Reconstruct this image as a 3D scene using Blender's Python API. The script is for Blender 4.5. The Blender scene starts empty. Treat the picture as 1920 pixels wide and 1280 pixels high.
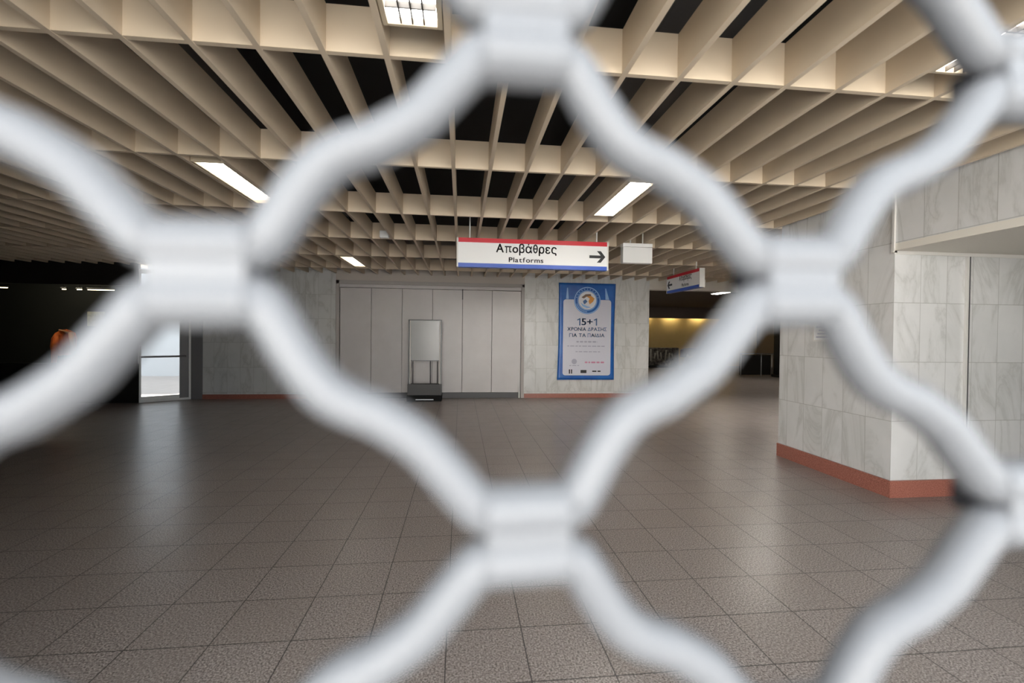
import bpy, bmesh, math, random
from mathutils import Vector, Matrix
random.seed(7)
SC = bpy.context.scene
COL = SC.collection

# ------------------------------------------------------------------ camera
FPX, YAW, PITCH, ROLL, EYE = 866.78, .1104, -.012, .011, 1.591
fw = Vector((math.sin(YAW)*math.cos(PITCH), math.cos(YAW)*math.cos(PITCH), math.sin(PITCH)))
r0 = Vector((math.cos(YAW), -math.sin(YAW), 0)); u0 = r0.cross(fw)
rt = r0*math.cos(ROLL) + u0*math.sin(ROLL)
up = -r0*math.sin(ROLL) + u0*math.cos(ROLL)
CAM = Vector((0, 0, EYE))
cd = bpy.data.cameras.new('camera'); cam = bpy.data.objects.new('camera', cd); COL.objects.link(cam)
cam.matrix_world = Matrix(((rt.x, up.x, -fw.x, CAM.x), (rt.y, up.y, -fw.y, CAM.y), (rt.z, up.z, -fw.z, CAM.z), (0, 0, 0, 1)))
cd.sensor_width = 36; cd.lens = FPX/1920*36; cd.clip_start = .01; cd.clip_end = 200
cd.dof.use_dof = True; cd.dof.focus_distance = 8.0; cd.dof.aperture_fstop = cd.lens/6.4
SC.camera = cam
SC.view_settings.view_transform = 'Standard'; SC.view_settings.look = 'None'
SC.view_settings.gamma = 1; SC.view_settings.exposure = 0.0

# ------------------------------------------------------------------ materials
def mat(name, col, rough=.6, metal=0., spec=.5, emit=None, estr=0.):
    m = bpy.data.materials.new(name); m.use_nodes = True
    b = m.node_tree.nodes['Principled BSDF']
    b.inputs['Base Color'].default_value = (*col, 1); b.inputs['Roughness'].default_value = rough
    b.inputs['Metallic'].default_value = metal; b.inputs['Specular IOR Level'].default_value = spec
    if emit: b.inputs['Emission Color'].default_value = (*emit, 1); b.inputs['Emission Strength'].default_value = estr
    return m
def bsdf(m): return m.node_tree.nodes['Principled BSDF']
class NT:
    def __init__(s, m): s.t = m.node_tree; s.n = s.t.nodes; s.l = s.t.links
    def add(s, k, **kw):
        n = s.n.new(k)
        for a, v in kw.items(): setattr(n, a, v)
        return n
    def link(s, a, b): s.l.new(a, b)
    def math(s, op, a, b=None, c=None):
        n = s.add('ShaderNodeMath', operation=op)
        for i, v in enumerate((a, b, c)):
            if v is None: continue
            if hasattr(v, 'links'): s.link(v, n.inputs[i])
            else: n.inputs[i].default_value = v
        return n.outputs[0]
    def noise(s, vec, scale, detail=3, rough=.55, dist=0.):
        n = s.add('ShaderNodeTexNoise'); s.link(vec, n.inputs['Vector'])
        n.inputs['Scale'].default_value = scale; n.inputs['Detail'].default_value = detail
        n.inputs['Roughness'].default_value = rough; n.inputs['Distortion'].default_value = dist
        return n.outputs[0]
    def ramp(s, fac, stops):
        n = s.add('ShaderNodeValToRGB'); s.link(fac, n.inputs[0])
        e = n.color_ramp.elements
        while len(e) < len(stops): e.new(.5)
        for i, (p, c) in enumerate(stops):
            e[i].position = p; e[i].color = (*c, 1) if len(c) == 3 else c
        return n.outputs[0]
    def mix(s, fac, a, b, blend='MIX'):
        n = s.add('ShaderNodeMix', data_type='RGBA', blend_type=blend)
        for i, v in ((0, fac), (6, a), (7, b)):
            if hasattr(v, 'links'): s.link(v, n.inputs[i])
            else: n.inputs[i].default_value = v if i == 0 else (*v, 1)
        return n.outputs[2]

def joint(nt, u, off, pitch, w):
    """1 on a joint line of width w, repeated every pitch; also the cell index"""
    a = nt.math('DIVIDE', nt.math('SUBTRACT', u, off), pitch)
    fr = nt.math('FRACT', a); idx = nt.math('FLOOR', a)
    d = nt.math('MINIMUM', fr, nt.math('SUBTRACT', 1., fr))
    return nt.math('LESS_THAN', d, w/pitch/2), idx

def floor_mat():
    m = mat('polished granite tile', (.3, .28, .26), .3, 0, .38); nt = NT(m); b = bsdf(m)
    tc = nt.add('ShaderNodeTexCoord').outputs['Object']
    sx = nt.add('ShaderNodeSeparateXYZ'); nt.link(tc, sx.inputs[0])
    jx, ix = joint(nt, sx.outputs[0], -.059, .4, .006); jy, iy = joint(nt, sx.outputs[1], 2.486, .4, .006)
    j = nt.math('MAXIMUM', jx, jy)
    cv = nt.add('ShaderNodeCombineXYZ'); nt.link(ix, cv.inputs[0]); nt.link(iy, cv.inputs[1])
    wn = nt.add('ShaderNodeTexWhiteNoise', noise_dimensions='2D'); nt.link(cv.outputs[0], wn.inputs['Vector'])
    sp = nt.noise(tc, 105, 2, .7)
    speck = nt.ramp(sp, [(.33, (.035, .028, .025)), (.42, (.17, .144, .130)), (.53, (.355, .306, .282)), (.67, (.62, .55, .515))])
    big = nt.noise(tc, 1.3, 3)
    c1 = nt.mix(nt.math('MULTIPLY', wn.outputs[0], .55), speck, nt.mix(.5, speck, (.23, .185, .155)))
    c2 = nt.mix(nt.math('MULTIPLY', big, .25), c1, (.15, .122, .105))
    c3 = nt.mix(nt.math('MULTIPLY', j, .92), c2, (.025, .022, .02))
    nt.link(c3, b.inputs['Base Color'])
    r = nt.math('ADD', .24, nt.math('MULTIPLY', nt.noise(tc, 4, 3), .14)); nt.link(r, b.inputs['Roughness'])
    bp = nt.add('ShaderNodeBump'); bp.inputs['Strength'].default_value = .05; bp.inputs['Distance'].default_value = .004
    nt.link(nt.noise(tc, 9, 2), bp.inputs['Height']); nt.link(bp.outputs[0], b.inputs['Normal'])
    return m
def marble_mat(name, uoff, zoff, base=(.76, .755, .745), axis='sum', seed=0.):
    m = mat(name, base, .28); nt = NT(m); b = bsdf(m)
    tc = nt.add('ShaderNodeTexCoord').outputs['Object']
    sx = nt.add('ShaderNodeSeparateXYZ'); nt.link(tc, sx.inputs[0])
    u = nt.math('ADD', sx.outputs[0], sx.outputs[1])
    ju, iu = joint(nt, u, uoff, .3, .006); jz, iz = joint(nt, sx.outputs[2], zoff, .6, .007)
    j = nt.math('MAXIMUM', ju, jz)
    cv = nt.add('ShaderNodeCombineXYZ'); nt.link(iu, cv.inputs[0]); nt.link(iz, cv.inputs[1])
    wn = nt.add('ShaderNodeTexWhiteNoise', noise_dimensions='2D'); nt.link(cv.outputs[0], wn.inputs['Vector'])
    # veins run slantwise and jump from slab to slab
    mp = nt.add('ShaderNodeVectorMath', operation='MULTIPLY_ADD'); nt.link(wn.outputs['Color'], mp.inputs[0])
    mp.inputs[1].default_value = (3, 3, 3); nt.link(tc, mp.inputs[2])
    ro = nt.add('ShaderNodeMapping'); ro.inputs['Rotation'].default_value = (.5, .6, .3); ro.inputs['Scale'].default_value = (1, 1, .35)
    nt.link(mp.outputs[0], ro.inputs[0])
    v = nt.noise(ro.outputs[0], 1.6, 6, .62, .9)
    d = nt.math('ABSOLUTE', nt.math('SUBTRACT', v, .5))
    vein = nt.ramp(d, [(0, (.80, .80, .785)), (.015, (.90, .90, .89)), (.06, (1, 1, 1))])
    cloud = nt.ramp(nt.noise(tc, 2.2, 4), [(.3, (.88, .885, .88)), (.7, (1, 1, 1))])
    c = nt.mix(1., nt.mix(1., base, vein, 'MULTIPLY'), cloud, 'MULTIPLY')
    c = nt.mix(nt.math('MULTIPLY', wn.outputs[0], .16), c, (.52, .52, .50))
    c = nt.mix(nt.math('MULTIPLY', j, .55), c, (.30, .29, .26))
    nt.link(c, b.inputs['Base Color'])
    return m
def speckle_mat(name, a, c, scale, rough=.35):
    m = mat(name, a, rough); nt = NT(m)
    tc = nt.add('ShaderNodeTexCoord').outputs['Object']
    nt.link(nt.ramp(nt.noise(tc, scale, 3, .7), [(.35, a), (.65, c)]), bsdf(m).inputs['Base Color'])
    return m
def soft_mat(name, a, c, scale, rough=.6, **k):
    m = speckle_mat(name, a, c, scale, rough); return m
def glass_mat(name, tint=(1, 1, 1), refl=.12):
    m = bpy.data.materials.new(name); m.use_nodes = True; nt = NT(m)
    nt.n.remove(bsdf(m)); out = nt.n['Material Output']
    t = nt.add('ShaderNodeBsdfTransparent'); t.inputs[0].default_value = (*tint, 1)
    g = nt.add('ShaderNodeBsdfGlossy'); g.inputs['Roughness'].default_value = .03
    lw = nt.add('ShaderNodeLayerWeight'); lw.inputs[0].default_value = refl
    mx = nt.add('ShaderNodeMixShader'); nt.link(lw.outputs['Fresnel'], mx.inputs[0]); nt.link(t.outputs[0], mx.inputs[1]); nt.link(g.outputs[0], mx.inputs[2])
    nt.link(mx.outputs[0], out.inputs['Surface'])
    return m

M = dict(
    floor=floor_mat(),
    marble_pillar=marble_mat('white marble slabs', 4.331+4.211, .17),
    marble_back=marble_mat('grey veined marble slabs', 1.62+11.8, .16, (.70, .695, .68)),
    beige=soft_mat('beige painted slats', (.67, .55, .405), (.71, .59, .44), 1.5, .55),
    plenum=mat('black painted void', (.012, .012, .012), .9),
    duct=mat('dark ducting', (.05, .05, .052), .6),
    skirting=speckle_mat('red granite skirting', (.24, .075, .05), (.46, .19, .14), 90),
    soffit=mat('painted soffit', (.80, .76, .68), .7),
    band=mat('painted band', (.52, .47, .42), .6),
    trim=mat('pale metal trim', (.72, .70, .66), .4),
    partition=soft_mat('grey laminate panels', (.56, .53, .52), (.60, .57, .56), 1.2, .35),
    partition_frame=mat('grey frame paint', (.42, .39, .37), .5),
    dark_rail=mat('dark rail', (.06, .058, .06), .45),
    steel=mat('brushed steel', (.55, .56, .58), .35, .9),
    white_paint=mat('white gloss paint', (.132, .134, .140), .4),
    shade_black=mat('black gap shade', (.012, .012, .014), .7),  # shade inside the gate's clip hollows, put in as black
    white=mat('white enamel', (.86, .86, .84), .35),
    lampframe=mat('lamp housing', (.60, .50, .36), .5),
    lampwhite=mat('white louvre', (.85, .84, .80), .3),
    lamp=mat('lit diffuser', (.9, .9, .88), .5, emit=(1, .95, .88), estr=30.0),
    lamp_dim=mat('dim diffuser', (.9, .9, .86), .5, emit=(1, .93, .82), estr=7.0),  # emission lowered to keep the left of the hall dark
    lamp_strong=mat('strong diffuser', (.9, .9, .9), .5, emit=(1, .97, .92), estr=40.0),  # stronger emission for the added lamps behind the pillar
    lamp_low=mat('low diffuser', (.9, .9, .9), .5, emit=(1, .97, .92), estr=16.0),
    rib=mat('louvre ribs', (.06, .052, .045), .4),
    lamp_hall=mat('hall diffuser', (.9, .9, .86), .5, emit=(1, .92, .80), estr=26.0),
    sign=mat('sign face', (.90, .90, .89), .3),
    red=mat('sign red', (.62, .012, .03), .35),
    blue=mat('sign blue', (.03, .10, .50), .35),
    black=mat('sign black', (.015, .015, .018), .4),
    navy=mat('poster navy ink', (.07, .17, .38), .5),
    pblue=soft_mat('poster blue', (.015, .10, .40), (.022, .145, .48), 2.0, .28),
    ppale=mat('poster pale', (.66, .66, .74), .3),
    plight=mat('poster light blue', (.30, .50, .78), .4),
    pwhite=mat('poster white', (.78, .79, .82), .4),
    orange_ink=mat('poster orange ink', (.75, .33, .06), .5),
    grey_ink=mat('poster grey ink', (.42, .42, .52), .5),
    pink_ink=mat('poster pink ink', (.62, .25, .38), .5),
    brown_ink=mat('poster brown ink', (.22, .14, .10), .5),
    stand_frame=mat('stand frame', (.10, .10, .10), .35, .5),
    stand_panel=mat('stand panel', (.42, .425, .42), .2, 0, .4),
    stand_box=mat('stand box', (.13, .13, .13), .6, 0, .15),
    black_plinth=mat('black plinth', (.01, .01, .01), .6, 0, .1),
    shop=mat('dark shopfront', (.012, .011, .010), .5),
    shopback=mat('dark shop lining', (.02, .021, .018), .8),
    orange=soft_mat('orange cloth', (.72, .12, .015), (.85, .20, .03), 9, .75),
    orange_tail=mat('pale orange band', (.85, .42, .20), .7),
    ochre=speckle_mat('yellowed print', (.25, .22, .08), (.40, .36, .20), 14, .6),
    navy_cloth=mat('navy panel', (.03, .05, .14), .7),
    yellow=soft_mat('ochre plaster', (.60, .45, .20), (.66, .50, .24), .8, .8),
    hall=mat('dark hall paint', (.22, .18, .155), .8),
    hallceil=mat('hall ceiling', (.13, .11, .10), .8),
    mottle=speckle_mat('mottled dark stone', (.012, .010, .012), (.20, .18, .15), 6, .5),
    palepost=mat('pale upright', (.42, .40, .34), .5),
    purple=mat('dark purple cover', (.05, .03, .07), .6),
    warmlamp=mat('warm tube', (1, .9, .6), .5, emit=(1, .84, .48), estr=34.),
    shoplamp=mat('shop tube', (1, .9, .7), .5, emit=(1, .80, .5), estr=12.0),
    shoplamp_added=mat('added shop tube', (1, .9, .7), .5, emit=(1, .86, .66), estr=220.0),  # strong emission for the added lamp behind the shop header
    glass=glass_mat('clear glass', (.93, .95, .95), .25),
    smoke=glass_mat('dark glass', (.85, .87, .86), .10),
    frost=mat('exterior render', (.42, .425, .44), .8),
    grey_metal=mat('grey powder coat', (.20, .195, .20), .4),
    paving=speckle_mat('pale street paving', (.55, .53, .50), (.66, .64, .61), 3, .8),
    facade=speckle_mat('white rendered facade', (.80, .79, .77), (.86, .85, .83), 1.2, .85),
    outer=mat('street wall', (.16, .155, .15), .8),
)

# ------------------------------------------------------------------ mesh helpers
def link(name, bm, m, parent=None, smooth=False, loc=None, bevel=0):
    me = bpy.data.meshes.new(name)
    if smooth:
        for f in bm.faces: f.smooth = True
    bm.to_mesh(me); bm.free()
    if m: me.materials.append(M[m] if isinstance(m, str) else m)
    o = bpy.data.objects.new(name, me); COL.objects.link(o)
    if parent: o.parent = parent
    if loc: o.location = loc
    if bevel:
        b = o.modifiers.new('bevel', 'BEVEL'); b.width = bevel; b.segments = 2; b.limit_method = 'ANGLE'
    return o
def box(bm, x0, x1, y0, y1, z0, z1, mx=None):
    v = [bm.verts.new((x, y, z)) for x in (x0, x1) for y in (y0, y1) for z in (z0, z1)]
    for f in ((0, 1, 3, 2), (4, 6, 7, 5), (0, 4, 5, 1), (2, 3, 7, 6), (0, 2, 6, 4), (1, 5, 7, 3)):
        bm.faces.new([v[i] for i in f])
    if mx is not None: bmesh.ops.transform(bm, matrix=mx, verts=v)
    return v
def bx(name, m, dims, parent=None, bevel=0):
    bm = bmesh.new(); box(bm, *dims); return link(name, bm, m, parent, bevel=bevel)
def tube(bm, pts, rad, n=10, closed_ends=True):
    pts = [Vector(p) for p in pts]; rings = []
    rads = rad if isinstance(rad, (list, tuple)) else [rad]*len(pts)
    ref = None
    for i, p in enumerate(pts):
        d = (pts[min(i+1, len(pts)-1)] - pts[max(i-1, 0)]).normalized()
        if ref is None:
            a = Vector((0, 0, 1)) if abs(d.z) < .9 else Vector((0, 1, 0))
            ref = d.cross(a).normalized()
        ref = (ref - d*ref.dot(d)).normalized(); bi = d.cross(ref)
        rings.append([bm.verts.new(p + (ref*math.cos(t) + bi*math.sin(t))*rads[i]) for t in [2*math.pi*k/n for k in range(n)]])
    for a, b in zip(rings, rings[1:]):
        for k in range(n): bm.faces.new((a[k], a[(k+1) % n], b[(k+1) % n], b[k]))
    if closed_ends: bm.faces.new(rings[0][::-1]); bm.faces.new(rings[-1])
def tb(name, m, pts, rad, parent=None, n=10):
    bm = bmesh.new(); tube(bm, pts, rad, n); return link(name, bm, m, parent, smooth=True)
def prism(bm, poly, y0, y1):
    """polygon in (x,z) extruded from y0 to y1"""
    a = [bm.verts.new((x, y0, z)) for x, z in poly]; b = [bm.verts.new((x, y1, z)) for x, z in poly]
    n = len(poly); bm.faces.new(a); bm.faces.new(b[::-1])
    for i in range(n): bm.faces.new((a[i], b[i], b[(i+1) % n], a[(i+1) % n]))
    bmesh.ops.recalc_face_normals(bm, faces=bm.faces)
def rrect(x0, x1, z0, z1, r, n=6):
    p = []
    for cx, cz, a in ((x1-r, z1-r, 0), (x0+r, z1-r, 90), (x0+r, z0+r, 180), (x1-r, z0+r, 270)):
        for k in range(n+1):
            t = math.radians(a + 90*k/n); p.append((cx + r*math.cos(t), cz + r*math.sin(t)))
    return p
def ring(bm, cx, cz, ro, ri, y0, y1, n=48):
    vs = [[bm.verts.new((cx + r*math.cos(2*math.pi*k/n), y, cz + r*math.sin(2*math.pi*k/n))) for k in range(n)] for r, y in ((ro, y0), (ri, y0), (ri, y1), (ro, y1))]
    for a in range(4):
        b = (a+1) % 4
        for k in range(n): bm.faces.new((vs[a][k], vs[a][(k+1) % n], vs[b][(k+1) % n], vs[b][k]))
    bmesh.ops.recalc_face_normals(bm, faces=bm.faces)
def disc_poly(cx, cz, r, n=32): return [(cx + r*math.cos(2*math.pi*k/n), cz + r*math.sin(2*math.pi*k/n)) for k in range(n)]
SW = .105
STROKES = {   # glyph: (advance width, list of polylines) in units of the cap height = .70
 'π': (.56, [[(.02, .47), (.54, .47)], [(.13, .47), (.13, 0)], [(.42, .47), (.42, .09), (.53, .05)]]),
 'θ': (.46, [[(.23+.165*math.cos(t*math.pi/12), .36+.315*math.sin(t*math.pi/12)) for t in range(25)], [(.09, .36), (.37, .36)]]),
 '1': (.34, [[(.04, .53), (.23, .645), (.23, 0)]]),
 'Γ': (.46, [[(.07, 0), (.07, .65), (.46, .65)]]),
 'Π': (.60, [[(.07, 0), (.07, .65), (.53, .65), (.53, 0)]]),
 'Δ': (.66, [[(.07, .05), (.33, .64), (.59, .05), (.07, .05)]]),
 'Σ': (.54, [[(.50, .65), (.08, .65), (.32, .35), (.08, .05), (.52, .05)]]),
 'Λ': (.62, [[(.05, 0), (.31, .64), (.57, 0)]]),
}
LATIN = dict(zip('ΑΧΡΟΝΙΤΗοΒΕΚΜΖ', 'AXPONITHoBEKMZ'))
def glyph(ch):
    """flat mesh (x, y) of one letter and its width"""
    bm = bmesh.new()
    if ch in STROKES:
        adv, lines = STROKES[ch]
        for ln in lines:
            for (x0, y0), (x1, y1) in zip(ln, ln[1:]):
                d = Vector((x1-x0, y1-y0)).normalized()*SW/2; n = Vector((-d.y, d.x)); k = .55 if len(ln) > 8 else .85
                bm.faces.new([bm.verts.new((x, y, 0)) for x, y in ((x0-d.x*k+n.x, y0-d.y*k+n.y), (x0-d.x*k-n.x, y0-d.y*k-n.y), (x1+d.x*k-n.x, y1+d.y*k-n.y), (x1+d.x*k+n.x, y1+d.y*k+n.y))])
        bold = 0
    else:
        c = bpy.data.curves.new('g', 'FONT'); c.body = LATIN.get(ch, ch); c.resolution_u = 5
        t = bpy.data.objects.new('g', c); COL.objects.link(t)
        me = bpy.data.meshes.new_from_object(t.evaluated_get(bpy.context.evaluated_depsgraph_get()))
        COL.objects.unlink(t); bpy.data.objects.remove(t)
        for dx, dz in ((-1, -.6), (1, -.6), (-1, .6), (1, .6), (0, 0)):
            c2 = me.copy(); c2.transform(Matrix.Translation((dx*.016, dz*.016, 0))); bm.from_mesh(c2); bpy.data.meshes.remove(c2)
    xs = [v.co.x for v in bm.verts]; a = min(xs); bmesh.ops.translate(bm, vec=(-a, 0, 0), verts=bm.verts)
    return bm, max(xs)-a
def text(name, body, h, m, parent, mx, gap=.085, width=None):
    """lettering as thin plates; h = cap height; local x runs along the line, z up, facing -y; one object"""
    out = bmesh.new(); x = 0
    for ch in body:
        if ch == ' ': x += .26; continue
        g, w_ = glyph(ch); bmesh.ops.translate(g, vec=(x, 0, 0), verts=g.verts)
        tmp = bpy.data.meshes.new('tmp'); g.to_mesh(tmp); g.free(); out.from_mesh(tmp); bpy.data.meshes.remove(tmp); x += w_ + gap
    x -= gap; sz = h/.70; sx = sz if width is None else width/x
    r = bmesh.ops.extrude_face_region(out, geom=out.faces[:])
    bmesh.ops.translate(out, vec=(0, 0, .001), verts=[v for v in r['geom'] if isinstance(v, bmesh.types.BMVert)])
    bmesh.ops.transform(out, matrix=mx @ Matrix.Rotation(math.pi/2, 4, 'X') @ Matrix.Diagonal((sx, sz, 1, 1)) @ Matrix.Translation((-x/2, 0, 0)), verts=out.verts)
    bmesh.ops.recalc_face_normals(out, faces=out.faces)
    return link(name, out, m, parent)
def empty(name, loc=(0, 0, 0), rz=0):
    o = bpy.data.objects.new(name, None); COL.objects.link(o); o.location = loc; o.rotation_euler = (0, 0, rz); o.empty_display_size = .1
    return o
def tag(o, label, cat, group=None):
    o['label'] = label; o['category'] = cat
    if group: o['group'] = group
    return o
def struct(o): o['kind'] = 'structure'; return o
T = Matrix.Translation

# ------------------------------------------------------------------ dimensions
H = 3.09            # underside of the slat grid
DB = 11.80          # back wall
PX, PY0, PY1 = 4.331, 4.211, 5.87   # marble pillar
S, X0 = .3308, -.080
BEAMS = [.93, 2.58, 4.21, 5.88, 7.46, 9.13, 10.87]

# ------------------------------------------------------------------ setting
bm = bmesh.new(); box(bm, -16, 22, -.3, 30, -.2, 0); struct(link('floor', bm, 'floor'))
bm = bmesh.new(); box(bm, -30, 40, -45, -.301, -.2, -.002); struct(link('floor_outside', bm, 'paving'))
slab = bmesh.new(); box(slab, -13, 18, -.35, 12.3, 3.95, 4.15)
ceil = struct(link('ceiling', slab, 'plenum'))
for y in BEAMS: bx('cross_beam', 'beige', (-12.9, PX-.01 if y < 5.5 else 8.9, y-.017, y+.017, H, H+.25), ceil)
for i in range(-38, 27):
    x = X0 + S*i
    if x > 8.8: break
    y0 = .1 if x < PX-.05 else PY1+.05
    bx('slat', 'beige', (x-.0165, x+.0165, y0, DB-.02, H-.004, H+.246), ceil)
for k, (x, y0, y1) in enumerate(((1.5, .5, 7.), (2.9, .4, 5.5), (-1.9, 1, 8))):
    bx('duct', 'duct', (x-.28, x+.28, y0, y1, 3.55, 3.85), ceil, .02)
tb('pipe', 'duct', [(-9, 7.0, 3.62), (4.2, 7.0, 3.62)], .04, ceil)

# back wall : left marble section, band over the partition, right pier, header over the opening
bm = bmesh.new()
box(bm, -6.13, -3.06, DB, DB+.3, 0, 3.96); box(bm, 1.62, 4.96, DB, DB+.3, 0, 3.96)
struct(link('wall_back', bm, 'marble_back'))
bm = bmesh.new(); box(bm, -3.06, 1.62, DB-.02, DB+.3, 2.921, 3.96); struct(link('trim_6', bm, 'band'))
bm = bmesh.new(); box(bm, 4.961, 17, DB, DB+.25, 2.86, 3.96); struct(link('trim_1', bm, 'soffit'))
bm = bmesh.new(); box(bm, -6.13, -3.06, DB-.02, DB, 0, .11); box(bm, 1.63, 4.97, DB-.02, DB, 0, .11); struct(link('baseboard_back', bm, 'skirting'))
bm = bmesh.new(); box(bm, -3.2, 1.8, DB+.31, DB+.4, 0, 3.6); struct(link('wall_void', bm, 'plenum'))
# far hall through the opening on the right
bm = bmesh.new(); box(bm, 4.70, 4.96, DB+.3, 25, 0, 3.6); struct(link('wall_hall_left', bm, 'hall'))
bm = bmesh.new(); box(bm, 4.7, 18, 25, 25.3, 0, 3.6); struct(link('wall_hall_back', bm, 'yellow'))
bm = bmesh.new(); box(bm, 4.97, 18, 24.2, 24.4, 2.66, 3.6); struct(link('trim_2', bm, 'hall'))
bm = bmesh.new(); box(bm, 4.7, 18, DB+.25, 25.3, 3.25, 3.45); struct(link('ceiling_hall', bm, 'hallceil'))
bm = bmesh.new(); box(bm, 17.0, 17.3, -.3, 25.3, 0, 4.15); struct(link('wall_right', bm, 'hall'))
bm = bmesh.new(); box(bm, -13.0, -12.8, -.3, 11.2, 0, 4.15); struct(link('wall_left', bm, 'shop'))
bm = bmesh.new(); box(bm, -22, 5.5, -24, -22, 0, 6.5)
for k in range(-7, 2):
    for z in (0.8, 3.9): box(bm, k*3-.7, k*3+.7, -21.999, -21.9, z+1.55, z+1.65); box(bm, k*3-.8, k*3+.8, -21.999, -21.85, z-.1, z)
struct(link('wall_street_bounce', bm, 'facade'))  # unseen sunlit facade, added to throw light onto the back wall
# entrance wall, unseen; its opening is shaped to steer daylight into the hall
bm = bmesh.new(); box(bm, -13, -1.6, -.3, -.06, 0, 4.15); box(bm, -1.6, 3.9, -.3, -.06, 3.06, 4.15); box(bm, 3.9, 17.3, -.3, -.06, 0, 4.15)
struct(link('wall_front', bm, 'outer'))

bm = bmesh.new(); box(bm, -3.75, -3.45, -.059, 3.62, 0, H-.01); struct(link('wall_lightblock_left', bm, 'plenum'))  # unseen wall added to keep daylight off the left side
# marble pillar and the beam that runs from it to the entrance
bm = bmesh.new(); box(bm, PX, 17, PY0, PY1, 0, 3.6); struct(link('wall_pillar', bm, 'marble_pillar'))
bm = bmesh.new(); box(bm, PX-.004, 5.2, -.06, PY0-.002, 2.56, 3.6); struct(link('wall_beam', bm, 'marble_pillar'))
bm = bmesh.new(); box(bm, PX-.006, 17, -.06, PY0-.002, 2.49, 2.56); struct(link('trim_3', bm, 'soffit'))
bm = bmesh.new(); box(bm, PX-.022, PX+.014, PY0-.012, PY0+.014, 2.47, 3.09); box(bm, PX-.012, 8, PY0-.012, PY0, 2.455, 2.489); struct(link('trim_4', bm, 'trim'))
bm = bmesh.new(); box(bm, PX-.022, PX, PY0-.022, PY1, 0, .17); box(bm, PX, 17, PY0-.022, PY0, 0, .17); struct(link('baseboard_pillar', bm, 'skirting'))
bm = bmesh.new(); box(bm, 5.2, 17, -.06, 12, 3.6, 3.9); struct(link('ceiling_right', bm, 'soffit'))

# ------------------------------------------------------------------ folding partition (door_1)
d1 = struct(empty('door_1', (0, DB, 0)))
bm = bmesh.new()
box(bm, -3.06, -2.98, -.03, .2, 0, 2.92); box(bm, 1.54, 1.62, -.03, .2, 0, 2.92); box(bm, -3.06, 1.62, -.03, .2, 2.83, 2.92)
link('frame', bm, 'partition_frame', d1, bevel=.006)
bx('head_rail', 'partition', (-2.98, 1.54, .0, .1, 2.75, 2.83), d1, .005)
xs = [-2.97+.7516*k for k in range(7)]
for k in range(6): bx('panel', 'partition', (xs[k]+.004, xs[k+1]-.004, .02+.004*(k % 2), .08, .14, 2.742), d1, .004)
bx('bottom_rail', 'dark_rail', (-2.97, 1.48, -.005, .06, .0, .138), d1, .004)
bx('jamb_strip', 'trim', (1.49, 1.525, -.01, .06, 0, .17), d1)
bx('bolt', 'dark_rail', (xs[4]-.012, xs[4]+.012, -.006, .02, 2.50, 2.76), d1)

# ------------------------------------------------------------------ glazed door at the left (door_2), angled
a = Vector((-7.16, 11.20, 0)); b = Vector((-6.40, 11.80, 0)); L = (b-a).length; ang = math.atan2(b.y-a.y, b.x-a.x)
d2 = struct(empty('door_2', a, ang))
bm = bmesh.new(); box(bm, 0, .04, -.03, .03, 0, 3.0); box(bm, L-.04, L, -.03, .03, 0, 3.0); box(bm, .04, L-.04, -.03, .03, 2.9, 3.0); box(bm, .04, L-.04, -.03, .03, 0.0, .05)
link('frame', bm, 'white', d2, bevel=.004)
bm = bmesh.new(); box(bm, L-.22, L-.041, -.02, .02, .05, 2.9); link('stile', bm, 'grey_metal', d2)
bx('glass_pane', 'glass', (.041, L-.221, -.004, .004, .05, 2.9), d2)
tb('push_bar', 'grey_metal', [(.03, -.06, 1.03), (L-.1, -.06, 1.03)], .022, d2)
bx('kick_rail', 'white', (.041, L-.221, -.02, .012, .05, .13), d2)
c = Vector((-6.13, 11.83, 0))
bm = bmesh.new(); box(bm, b.x+.01, -6.131, 11.78, 12.1, 0, 3.6); struct(link('trim_5', bm, 'grey_metal'))
bm = bmesh.new(); box(bm, -13.5, -6.0, 18.0, 18.2, 0, 5.0); struct(link('wall_outside_back', bm, 'frost'))

# ------------------------------------------------------------------ dark shopfront at the far left (window_1) with its lining
w1 = struct(empty('window_1', (0, 11.2, 0)))
bm = bmesh.new(); box(bm, -12.8, -7.17, 0, .08, 0, .88); box(bm, -12.8, -7.17, 0, .08, 2.62, 3.6)
for x in (-12.8, -10.3, -7.25): box(bm, x, x+.07, 0, .08, .88, 2.62)
link('window_frame', bm, 'shop', w1)
bx('glass_pane', 'smoke', (-12.73, -10.3, .03, .038, .88, 2.62), w1); bx('glass_pane', 'smoke', (-10.23, -7.25, .03, .038, .88, 2.62), w1)
bm = bmesh.new(); box(bm, -12.8, -8.4, 12.9, 13.0, 0, 3.6); box(bm, 0, 2.2, 0, .06, 0, 3.6, Matrix.Translation((-7.22, 11.26, 0)) @ Matrix.Rotation(math.radians(122.5), 4, 'Z')); box(bm, -12.9, -12.8, 11.2, 13, 0, 3.6); box(bm, -12.8, -8.4, 11.28, 13, 2.95, 3.05)
struct(link('wall_shop', bm, 'shopback'))

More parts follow.
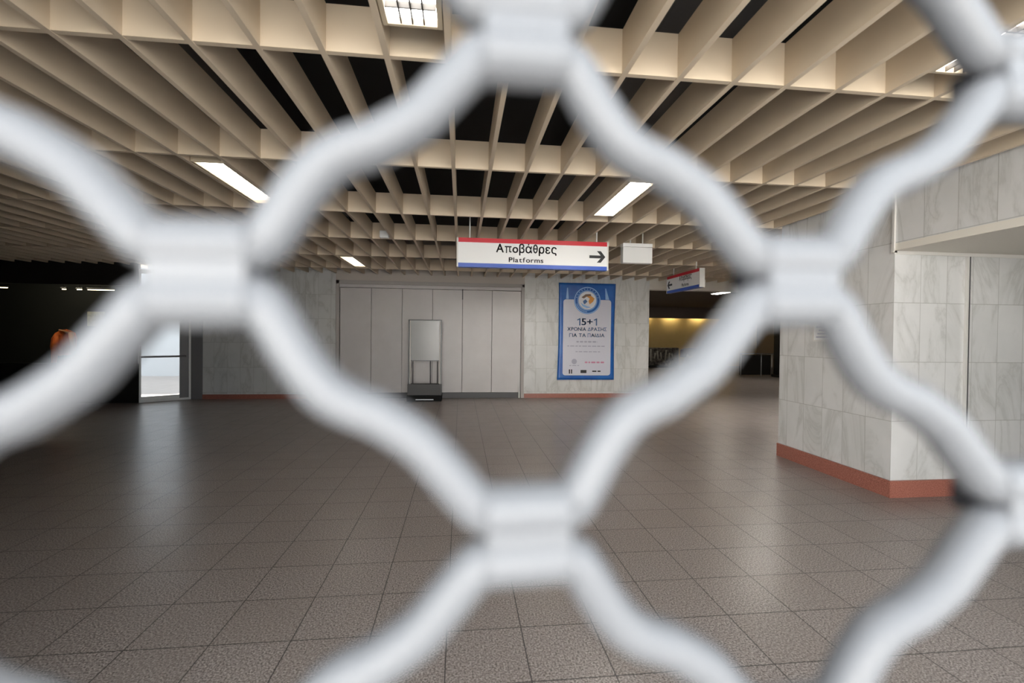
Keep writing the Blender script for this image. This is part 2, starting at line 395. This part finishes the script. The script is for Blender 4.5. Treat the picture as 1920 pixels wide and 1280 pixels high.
# lamps glowing inside the shop
def shop_tube(x0, x1, y, z, label, lamp='shoplamp'):
    t = empty('tube_lamp', ((x0+x1)/2, y, z)); w = (x1-x0)/2
    tb('tube', lamp, [(-w, 0, 0), (w, 0, 0)], .009, t); bx('fitting', 'shop', (-w-.02, w+.02, -.02, .02, .018, .05), t)
    tb('hanger', 'shop', [(0, 0, .05), (0, 0, 2.95-z)], .006, t, 6)
    tag(t, label, 'lamp', 'lit tubes in the dark shop')
shop_tube(-8.75, -8.18, 11.95, 2.57, 'longest lit tube in the dark shop window, right above the yellowish print')
shop_tube(-8.98, -8.88, 11.95, 2.57, 'short lit tube just left of the longest tube in the dark shop')
shop_tube(-9.30, -9.22, 11.95, 2.57, 'short lit tube above the orange cloth in the dark shop')
shop_tube(-10.72, -10.45, 11.95, 2.58, 'dim lit tube at the far left edge of the dark shop window')

shop_tube(-9.7, -8.9, 11.55, 2.80, 'added unseen tube behind the dark window header, lighting the orange jacket', 'shoplamp_added')  # out of sight, added to brighten the jacket
# orange garment on a dark rack
g = tag(empty('orange_jacket', (-9.26, 11.95, 0)), 'orange jacket with hanging sleeves behind the dark shop glass', 'jacket', None)
bm = bmesh.new()
prof = [(.0, 1.62, .05), (.10, 1.60, .10), (.20, 1.54, .13), (.26, 1.42, .14), (.27, 1.22, .13), (.25, 1.02, .12)]
segs = 20; rings = []
for w, z, dpt in prof:
    w = max(w, .03)
    rings.append([bm.verts.new((w*math.cos(2*math.pi*k/segs)+.02*math.sin(z*9), (dpt+.015*math.sin(5*2*math.pi*k/segs))*math.sin(2*math.pi*k/segs), z+.012*math.cos(7*k))) for k in range(segs)])
for r_, q_ in zip(rings, rings[1:]):
    for k in range(segs): bm.faces.new((r_[k], q_[k], q_[(k+1) % segs], r_[(k+1) % segs]))
bm.faces.new(rings[0][::-1])
link('body', bm, 'orange', g, smooth=True)
tb('sleeve', 'orange', [(-.05, -.10, 1.5), (-.07, -.16, 1.25), (-.08, -.16, 1.0), (-.10, -.15, .72)], [.06, .07, .06, .04], g)
tb('sleeve', 'orange_tail', [(.19, -.06, 1.55), (.27, -.12, 1.3), (.32, -.13, 1.05), (.38, -.12, .85)], [.05, .045, .04, .03], g)
tb('collar', 'orange_tail', [(-.02, -.10, 1.61), (.08, -.14, 1.60), (.17, -.10, 1.55)], .022, g)
rk = tag(empty('garment_stand', (-9.26, 11.95, 0)), 'dark stand holding up the orange jacket in the shop', 'stand')
tb('pole', 'shop', [(0, .0, .02), (0, .0, 1.60)], .02, rk); tb('base', 'shop', [(0, 0, 0), (0, 0, .03)], .2, rk, 24)
bm = bmesh.new(); prism(bm, rrect(-9.02, -8.63, 1.72, 2.07, .01), 12.30, 12.32)
tag(link('wall_print', bm, 'ochre'), 'faded yellowish print hanging in the dark shop above the navy panel', 'print')
bm = bmesh.new(); prism(bm, rrect(-8.95, -8.62, 1.25, 1.66, .03), 12.30, 12.33)
tag(link('navy_banner', bm, 'navy_cloth'), 'small navy banner below the yellowish print in the dark shop', 'banner')

# ------------------------------------------------------------------ ceiling lights
def ceiling_light(cell, y0, y1, label, lamp='lamp', group='slatted ceiling lights'):
    xc = X0 + S*(cell+.5); w = .144; t = empty('ceiling_light', (xc, (y0+y1)/2, H)); hl = (y1-y0)/2
    bm = bmesh.new()
    box(bm, -w, -.118, -hl, hl, .0, .10); box(bm, .118, w, -hl, hl, .0, .10); box(bm, -.118, .118, -hl, -hl+.02, 0, .10); box(bm, -.118, .118, hl-.02, hl, 0, .10)
    box(bm, -w, w, -hl, hl, .10, .12)
    link('housing', bm, 'lampframe', t, bevel=.003)
    bx('diffuser', lamp, (-.116, .116, -hl+.021, hl-.021, .034, .05), t)
    bm = bmesh.new(); n = 11
    for k in range(1, n):
        y = -hl+.02 + (2*hl-.04)*k/n; box(bm, -.1165, .1165, y-.004, y+.004, .004, .033)
    if lamp == 'lamp_low':
        for x in (-.055, .0, .055): box(bm, x-.004, x+.004, -hl+.021, hl-.021, .004, .033)
    link('louvre', bm, 'rib' if lamp == 'lamp_low' else 'lampwhite', t)
    for s in (-1, 1): tb('hanger', 'duct', [(0, s*hl*.7, .12), (0, s*hl*.7, .86)], .006, t, 6)
    tag(t, label, 'ceiling light', group); return t
ceiling_light(-1, 1.08, 2.32, 'louvred ceiling light at the top edge, left of the top gate knot', 'lamp_low')
ceiling_light(8, 1.08, 2.34, 'louvred ceiling light at the top right corner above the marble beam', 'lamp_low')
ceiling_light(-7, 4.36, 5.66, 'lit ceiling strip light on the left, in the second slat bay', 'lamp_dim')
ceiling_light(5, 4.33, 5.60, 'lit ceiling strip light above the right half of the Platforms sign')
ceiling_light(-7, 9.30, 10.58, 'small far ceiling light over the left end of the folding partition', 'lamp_dim')
ceiling_light(5, 9.05, 10.30, 'far ceiling light peeping out just below the Platforms sign')
ceiling_light(17, 7.58, 8.86, 'added unseen ceiling light behind the right gate knot, beyond the marble pillar', 'lamp_strong')  # this and the next two are unseen, added to brighten the pier
ceiling_light(20, 7.58, 8.86, 'added unseen ceiling light further right behind the marble pillar', 'lamp_strong')
ceiling_light(21, 9.25, 10.5, 'added unseen ceiling light behind the pillar nearest the header of the far hall', 'lamp_strong')
def hall_light(x, y, rz, label):
    t = empty('hall_light', (x, y, 3.25), rz)
    bx('housing', 'lampwhite', (-.16, .16, -.62, .62, -.05, 0), t, .005); bx('diffuser', 'lamp_hall', (-.13, .13, -.58, .58, -.06, -.051), t)
    tag(t, label, 'ceiling light')
hall_light(9.2, 15.4, .0, 'lit ceiling light in the far hall beyond the hanging side sign')
hall_light(11.5, 15.4, .0, 'added ceiling light of the far hall hidden above the marble pillar')  # unseen, added with the next one to lift the dark hall
hall_light(8.0, 20.5, .0, 'added unseen ceiling light of the far hall behind the marble pier')

# ------------------------------------------------------------------ direction signs
def direction_sign(loc, rz, w, h, label, arrow_left, hang):
    t = empty('direction_sign', loc, rz); d = .05
    bm = bmesh.new(); prism(bm, rrect(-w/2, w/2, 0, h, .004, 2), -d, d); link('board', bm, 'sign', t)
    bx('red_stripe', 'red', (-w/2+.012, w/2-.012, -d-.003, d+.003, h-.058, h+.003), t)
    bx('blue_stripe', 'blue', (-w/2+.012, w/2-.012, -d-.003, d+.003, -.003, .052), t)
    for s in (-1, 1): bx('end_cap', 'trim', (s*w/2-.010, s*w/2+.010, -d-.004, d+.004, -.004, h+.004), t)
    k = 1 if not arrow_left else .62
    cx = -.105 if not arrow_left else .14
    text('lettering', 'Αποβάθρες', .120, 'black', t, T((cx, -d-.001, .212)), width=.86*k)
    text('lettering', 'Platforms', .066, 'black', t, T((cx-.005 if not arrow_left else cx, -d-.001, .080)), width=.49*k)
    ax = (w/2-.155)*(-1 if arrow_left else 1); sg = -1 if arrow_left else 1
    bm = bmesh.new(); zc = h/2-.01
    P = lambda x, z: (ax+sg*x, zc+z)
    prism(bm, [P(-.115, .020), P(-.115, -.020), P(.05, -.020), P(-.005, -.082), P(.052, -.082), P(.118, 0), P(.052, .082), P(-.005, .082), P(.05, .020)], -d-.003, -d-.0005)
    link('arrow', bm, 'black', t)
    for x in hang: tb('hanger', 'white', [(x, 0, h), (x, 0, 3.36-loc[2])], .009, t, 8)
    tag(t, label, 'sign'); return t
direction_sign((1.012, 6.5, 2.545), 0, 2.14, .397, 'long white platforms sign with right arrow hanging in the middle of the hall', False, (-.90, .92))
direction_sign((4.72, 9.4, 2.60), -math.pi/2, 1.46, .37, 'white platforms sign seen edgewise with left arrow, hanging by the marble pillar', True, (-.5, .5))
t = tag(empty('hanging_lightbox', (2.72, 7.0, 2.745)), 'small blank white box hanging right of the long platforms sign', 'sign')
bx('box', 'white', (-.236, .236, -.06, .06, 0, .245), t, .004); bx('lid', 'white', (-.238, .238, -.062, .062, .249, .305), t, .004)
for x in (-.10, .10): tb('hanger', 'white', [(x, 0, .305), (x, 0, .60)], .010, t, 8)
t = tag(empty('smoke_detector', (-1.19, 7.36, 3.085)), 'small white detector box fixed to the ceiling slats', 'detector')
bx('body', 'white', (-.07, .07, -.05, .05, .0, .11), t, .012); bx('bracket', 'white', (-.03, .03, .05, .082, .03, .09), t)

# ------------------------------------------------------------------ blue poster on the pier
px0, px1, pz0, pz1 = 2.50, 4.02, .47, 2.985; yb = DB-.012
t = tag(empty('poster', (0, 0, 0)), 'tall blue and white 15+1 poster hanging on the marble pier', 'poster')
bm = bmesh.new(); nx, nz = 24, 40; vs = {}
for i in range(nx+1):
    for k in range(nz+1):
        uu, vv = i/nx, k/nz
        bow = .018*math.sin(math.pi*vv)*(1 if uu < .5 else -1)*abs(2*uu-1)
        vs[i, k] = bm.verts.new((px0-.01+(px1-px0)*uu + bow+.02*vv, yb - .010 - .006*math.sin(uu*9+vv*4), pz0+(pz1-pz0)*vv))
for i in range(nx):
    for k in range(nz): bm.faces.new((vs[i, k], vs[i+1, k], vs[i+1, k+1], vs[i, k+1]))
back = link('backing', bm, 'pblue', t, smooth=True)
so = back.modifiers.new('thick', 'SOLIDIFY'); so.thickness = .004; so.offset = 1
yf = yb-.030; cxp = (px0+px1)/2+.005
def flat(name, m, poly, y=0., th=.002):
    bm = bmesh.new(); prism(bm, poly, yf-y-th, yf-y); return link(name, bm, m, t)
flat('white_panel', 'ppale', rrect(px0+.13, px1-.115, pz0+.115, pz1-.43, .07))
for x0_, x1_, xt in ((px0+.20, px0+.27, px0+.235), (px1-.27, px1-.17, px1-.27)):
    flat('pale_wedge', 'plight', [(x0_, pz1-.42), (x1_, pz1-.42), (xt+.012, pz1-.13), (xt-.012, pz1-.13)])  # pale blue tapered wedges on the blue above the panel
zc = pz1-.45
flat('emblem_ground', 'pblue', disc_poly(cxp, zc, .355, 48), .003)
bm = bmesh.new(); ring(bm, cxp, zc, .35, .325, yf-.008, yf-.005); link('emblem_rim', bm, 'plight', t)
bm = bmesh.new(); ring(bm, cxp, zc, .262, .243, yf-.008, yf-.005); link('emblem_rim', bm, 'plight', t)
flat('emblem_disc', 'pwhite', disc_poly(cxp, zc, .235, 40), .006)
for k in range(22):
    an = math.radians(200+k*(340-200+0)/21) if k < 11 else math.radians(15+(k-11)*15)
    cx_, cz_ = cxp+.294*math.cos(an), zc+.294*math.sin(an)
    flat('emblem_letter', 'plight', [(cx_+.017*math.cos(an+q), cz_+.017*math.sin(an+q)) for q in (.6, 2.4, 3.8, 5.6)], .006)
flat('emblem_mark', 'brown_ink', [(cxp-.16, zc+.08), (cxp-.05, zc+.16), (cxp+.08, zc+.17), (cxp+.10, zc+.12), (cxp-.02, zc+.10), (cxp-.1, zc+.05)], .009)
flat('emblem_mark', 'orange_ink', [(cxp-.02, zc+.10), (cxp+.10, zc+.12), (cxp+.19, zc+.05), (cxp+.15, zc-.03), (cxp+.06, zc-.10), (cxp+.03, zc-.02), (cxp+.06, zc+.05)], .009)
flat('emblem_mark', 'navy', [(cxp-.12, zc-.02), (cxp-.05, zc+.03), (cxp, zc-.03), (cxp-.07, zc-.10), (cxp-.1, zc-.08)], .009)
flat('emblem_mark', 'plight', [(cxp-.18, zc-.06), (cxp-.13, zc-.15), (cxp-.02, zc-.20), (cxp+.1, zc-.18), (cxp, zc-.15), (cxp-.1, zc-.11)], .009)
tx = lambda n, b_, h, z, w: text(n, b_, h, 'navy', t, T((cxp, yf-.004, z)), width=w)
tx('lettering', '15+1', .175, 1.895, .54)
tx('lettering', 'ΧΡΟΝΙΑ ΔΡΑΣΗΣ', .092, 1.745, 1.05)
tx('lettering', 'ΓΙΑ ΤΑ ΠΑΙΔΙΑ', .092, 1.585, .94)
random.seed(3)
def words(name, m, z, x0_, x1_, h):
    x = x0_
    bm = bmesh.new()
    while x < x1_:
        w = random.uniform(.05, .13); prism(bm, rrect(x, min(x+w, x1_), z, z+h, h*.45, 2), yf-.005, yf-.003); x += w+.022
    link(name, bm, m, t)
words('small_print', 'grey_ink', 1.44, cxp-.28, cxp+.28, .04)
words('small_print', 'grey_ink', 1.335, cxp-.52, cxp+.48, .026)
words('small_print', 'grey_ink', 1.19, cxp-.30, cxp+.36, .022)
flat('seal', 'grey_ink', disc_poly(cxp-.33, .945, .07, 20), .003); words('small_print', 'grey_ink', .83, cxp-.46, cxp-.20, .02)
words('red_print', 'pink_ink', .905, cxp-.05, cxp+.47, .04)
flat('logo_block', 'black', rrect(cxp-.47, cxp-.435, .63, .74, .003, 2), .003); flat('logo_block', 'black', rrect(cxp-.415, cxp-.38, .63, .74, .003, 2), .003)
flat('logo_block', 'black', rrect(cxp-.16, cxp+.0, .645, .725, .006, 2), .003)
words('logo_print', 'black', .675, cxp+.15, cxp+.38, .035)

# ------------------------------------------------------------------ display stand in front of the partition
t = tag(empty('display_stand', (-.86, 11.42, 0)), 'upright display stand with white panel and dark base before the folding partition', 'display stand')
w = .385
bm = bmesh.new(); prism(bm, rrect(-w-.03, w+.03, 0, .135, .012, 2), -.20, .20); link('plinth', bm, 'black_plinth', t)
bx('plinth_strip', 'steel', (-.20, .22, -.206, -.2, .035, .05), t)
bx('base_box', 'stand_box', (-w-.02, w+.02, -.12, .12, .135, .40), t, .008)
for s in (-1, 1):
    bx('side_post', 'stand_frame', (s*(w-.0)-.018, s*(w-.0)+.018, -.03, .03, .40, 1.945), t, .004)
    bx('edge_strip', 'trim', (s*(w-.030)-.011, s*(w-.030)+.011, -.034, .02, .40, 1.935), t, .002)
bx('top_rail', 'stand_frame', (-w-.018, w+.018, -.03, .03, 1.945, 1.962), t, .003)
bx('panel', 'stand_panel', (-w+.042, w-.042, -.02, .015, .98, 1.943), t, .003)
for x in (-.29, .13, .30): tb('rod', 'stand_frame', [(x, 0, .40), (x, 0, .98)], .012, t, 8)
bx('cross_rail', 'stand_frame', (-w+.02, w-.02, -.018, .018, .955, .979), t)

# ------------------------------------------------------------------ on the pillar
t = tag(empty('notice_plate', (PX, 5.10, 1.565)), 'small white framed notice fixed to the side face of the marble pillar', 'notice')
bx('plate', 'white', (-.012, -.0005, -.165, .165, 0, .235), t, .003)
bm = bmesh.new(); box(bm, -.016, -.0125, -.16, .16, .0, .02); box(bm, -.016, -.0125, -.16, .16, .215, .235); box(bm, -.016, -.0125, -.165, -.14, .02, .215); box(bm, -.016, -.0125, .14, .165, .02, .215)
link('frame', bm, 'trim', t)
bm = bmesh.new()
for k in range(4): box(bm, -.0135, -.0122, -.11+.01*(k % 2), .11-.02*(k % 3), .045+.04*k, .062+.04*k)
link('print_line', bm, 'grey_ink', t)
t = tag(empty('guide_rail', (5.152, PY0, 0)), 'vertical metal guide rail on the front of the marble pillar', 'rail')
bm = bmesh.new(); box(bm, -.018, -.002, -.030, -.0235, 0, 2.45); box(bm, -.018, .013, -.0235, -.0005, .17, 2.45)
link('channel', bm, 'trim', t); bx('dark_strip', 'dark_rail', (-.0019, .014, -.029, -.0236, .0, 2.45), t)  # solid dark strip along the right half of the channel

# ------------------------------------------------------------------ far hall contents
for k, x in enumerate((10.15, 11.75, 13.35, 14.95)):
    t = empty('wall_wash_lamp', (x, 24.80, 2.82)); tb('tube', 'warmlamp', [(-.36, 0, 0), (.36, 0, 0)], .025, t); bx('fitting', 'white', (-.40, .40, -.04, .04, .03, .08), t)
    tb('hanger', 'white', [(0, 0, .08), (0, 0, .43)], .01, t, 6)
    tag(t, ['first', 'second', 'third', 'fourth'][k] + ' lit tube from the left washing the yellow wall of the far hall', 'lamp', 'tubes along the yellow wall')
t = tag(empty('barrier', (10.75, 23.6, 0)), 'low dark mottled barrier with pale uprights in front of the yellow wall', 'barrier')
bm = bmesh.new(); box(bm, -1.35, .78, -.2, .2, .12, 1.06); link('body', bm, 'mottle', t, bevel=.05)
bx('kerb', 'shop', (-1.35, .8, -.22, .22, 0, .119), t)
random.seed(5)
for k in range(9):
    x = -1.2+.2*k; tb('upright', 'palepost', [(x, -.215, .35+.2*random.random()), (x+random.uniform(-.06, .06), -.22, .75+.25*random.random())], [.03, .045], t, 8)
t = tag(empty('covered_bench', (12.05, 23.3, 0)), 'dark purple draped bench with two pale legs at the end of the barrier', 'bench')
bm = bmesh.new()
prism(bm, [(-.42, .55), (-.40, .95), (-.2, 1.03), (.25, 1.05), (.42, .9), (.44, .55), (.2, .68), (-.1, .62)], -.25, .25); link('cover', bm, 'purple', t, bevel=.04)
for x in (-.27, .30): tb('leg', 'palepost', [(x+.06, -.2, .72), (x-.04, -.22, .34), (x, -.2, .0)], [.07, .11, .05], t, 10)
bx('stretcher', 'shop', (-.3, .3, -.1, .1, .15, .3), t)
t = tag(empty('railing', (13.0, 18.3, 0)), 'dark panelled railing with a thin steel post beside the dark column', 'railing')
bx('panel', 'shop', (-1.3, .08, -.02, .02, .06, .90), t)
for x in (-1.28, -.36, .12): tb('post', 'steel', [(x, -.04, 0), (x, -.04, .95)], .022, t, 8)
tb('handrail', 'steel', [(-1.33, -.04, .95), (.6, -.04, .95)], .025, t, 8)
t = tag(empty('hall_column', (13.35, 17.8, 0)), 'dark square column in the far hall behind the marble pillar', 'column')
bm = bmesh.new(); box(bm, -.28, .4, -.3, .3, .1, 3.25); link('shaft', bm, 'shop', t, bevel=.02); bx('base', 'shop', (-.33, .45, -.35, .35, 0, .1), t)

# ------------------------------------------------------------------ security gate right in front of the lens
Z0 = .155
def c2w(x, u, z): return CAM + rt*x + up*u + fw*z
es = Vector((1, .006, .14)).normalized()             # camera-space axes of the leaf (right, up, forward)
et = Vector((0, 1, 0)); et = (et - es*et.dot(es)).normalized()
en = es.cross(et)                                     # towards the lens
base = Vector((.0285, .123, 1.0050))*Z0
toW = Matrix((( rt.x, up.x, fw.x), (rt.y, up.y, fw.y), (rt.z, up.z, fw.z)))
ES, ET = toW @ es, toW @ et
EN = toW @ Vector((es.y*et.z-es.z*et.y, es.z*et.x-es.x*et.z, es.x*et.y-es.y*et.x))
if EN.dot(fw) > 0: EN = -EN
ORG = CAM + toW @ base
gate = tag(empty('security_gate', (0, 0, 0)), 'white lattice security gate of wavy bars close to the lens', 'gate')
gate.matrix_world = Matrix(((ES.x, -EN.x, ET.x, ORG.x), (ES.y, -EN.y, ET.y, ORG.y), (ES.z, -EN.z, ET.z, ORG.z), (0, 0, 0, 1)))
# local axes: x along the leaf, y away from the lens, z up
PS, PV, Q, DL, RAD, FL = .638*Z0, 1.076*Z0, .0525*Z0, .016*Z0, .051*Z0, .099*Z0
C0, C1 = -3, 15
SHAPE = [(0, 0), (.06, .085), (.165, .265), (.28, .41), (.40, .485), (.5, .525), (.62, .60), (.72, .675), (.82, .79), (.93, .92), (1, 1)]
def arm(p, q):
    pts = []; P = SHAPE
    for i in range(len(P)-1):
        a0, a1, a2, a3 = P[max(i-1, 0)], P[i], P[i+1], P[min(i+2, len(P)-1)]
        for k in range(3):
            s = k/3
            f = lambda j: .5*(2*a1[j]+(a2[j]-a0[j])*s+(2*a0[j]-5*a1[j]+4*a2[j]-a3[j])*s*s+(3*a1[j]-a0[j]-3*a2[j]+a3[j])*s**3)
            pts.append((p[0]+(q[0]-p[0])*f(0), p[1]+(q[1]-p[1])*f(1)))
    return pts
def rod(kind, k):
    pts = []
    for c in range(C0, C1+1):
        even = c % 2 == 0
        if kind == 'A': z = (k+.5)*PV-Q if even else k*PV+DL+Q
        else: z = (k+.5)*PV+Q if even else (k+1)*PV+DL-Q
        x = c*PS
        if pts: pts += arm(pts[-1], (x-FL, z))[1:]
        pts += [(x-FL, z), (x, z), (x+FL, z)]
    bm = bmesh.new(); tube(bm, [(x, 0, z) for x, z in pts], RAD, 12)
    return link('wavy_bar', bm, 'white_paint', gate, smooth=True)
zb, zt = -ORG.z+.06, 2.78-ORG.z
ks = [k for k in range(-12, 10) if k*PV-.06 > zb+.03 and (k+1)*PV+.06 < zt-.03]
for k in ks: rod('A', k); rod('B', k)
def clip_bm(bm, x, z):
    # two sleeves pressed round the paired bars with a web between them
    for sg in (-1, 1): tube(bm, [(x-.092*Z0, 0, z+sg*Q), (x-.086*Z0, 0, z+sg*Q), (x+.086*Z0, 0, z+sg*Q), (x+.092*Z0, 0, z+sg*Q)], [.053*Z0, .058*Z0, .058*Z0, .053*Z0], 16)
    box(bm, x-.088*Z0, x+.088*Z0, -.048*Z0, .048*Z0, z-.030*Z0, z+.030*Z0)
rest = bmesh.new(); restb = bmesh.new(); nrest = 0
for k in range(ks[0]-1, ks[-1]+2):
    for c in range(C0+1, C1):
        z = (k+.5)*PV if c % 2 == 0 else k*PV+DL
        if not (zb+.05 < z < zt-.05): continue
        x = c*PS
        gap_shade = (x-.100*Z0, x+.100*Z0, -.02*Z0, .08*Z0, z-.034*Z0, z+.034*Z0)  # black block standing for the shaded hollow between the paired bars
        if abs(z) < .30 and -.35 < x < .42:
            bm = bmesh.new(); clip_bm(bm, x, z); o = link('link_clip', bm, 'white_paint', gate)
            bm = bmesh.new(); box(bm, *gap_shade); link('gap_shade', bm, 'shade_black', o)
        else: clip_bm(rest, x, z); box(restb, *gap_shade)
o = link('link_clips', rest, 'white_paint', gate); o['kind'] = 'stuff'
o = link('gap_shades', restb, 'shade_black', gate); o['kind'] = 'stuff'
xa, xb = C0*PS-FL, C1*PS+FL
bm = bmesh.new()
for x in (xa, xb): box(bm, x-.02, x+.02, -.02, .02, zb, zt)
box(bm, xa+.02, xb-.02, -.02, .02, zb, zb+.04); box(bm, xa+.02, xb-.02, -.02, .02, zt-.04, zt)
link('leaf_frame', bm, 'white_paint', gate, bevel=.003)

# ------------------------------------------------------------------ daylight
w = bpy.data.worlds.new('overcast'); SC.world = w; w.use_nodes = True
bg = w.node_tree.nodes['Background']; bg.inputs[0].default_value = (.86, .93, 1.0, 1); bg.inputs[1].default_value = 4.2
sun = bpy.data.lights.new('sun', 'SUN'); sun.energy = 46.0; sun.angle = .02; sun.color = (1, .97, .93)
so_ = bpy.data.objects.new('sun', sun); COL.objects.link(so_)
so_.rotation_euler = Vector((-.22, -.9, -.85)).to_track_quat('-Z', 'Y').to_euler(); so_.location = (5, 20, 19)
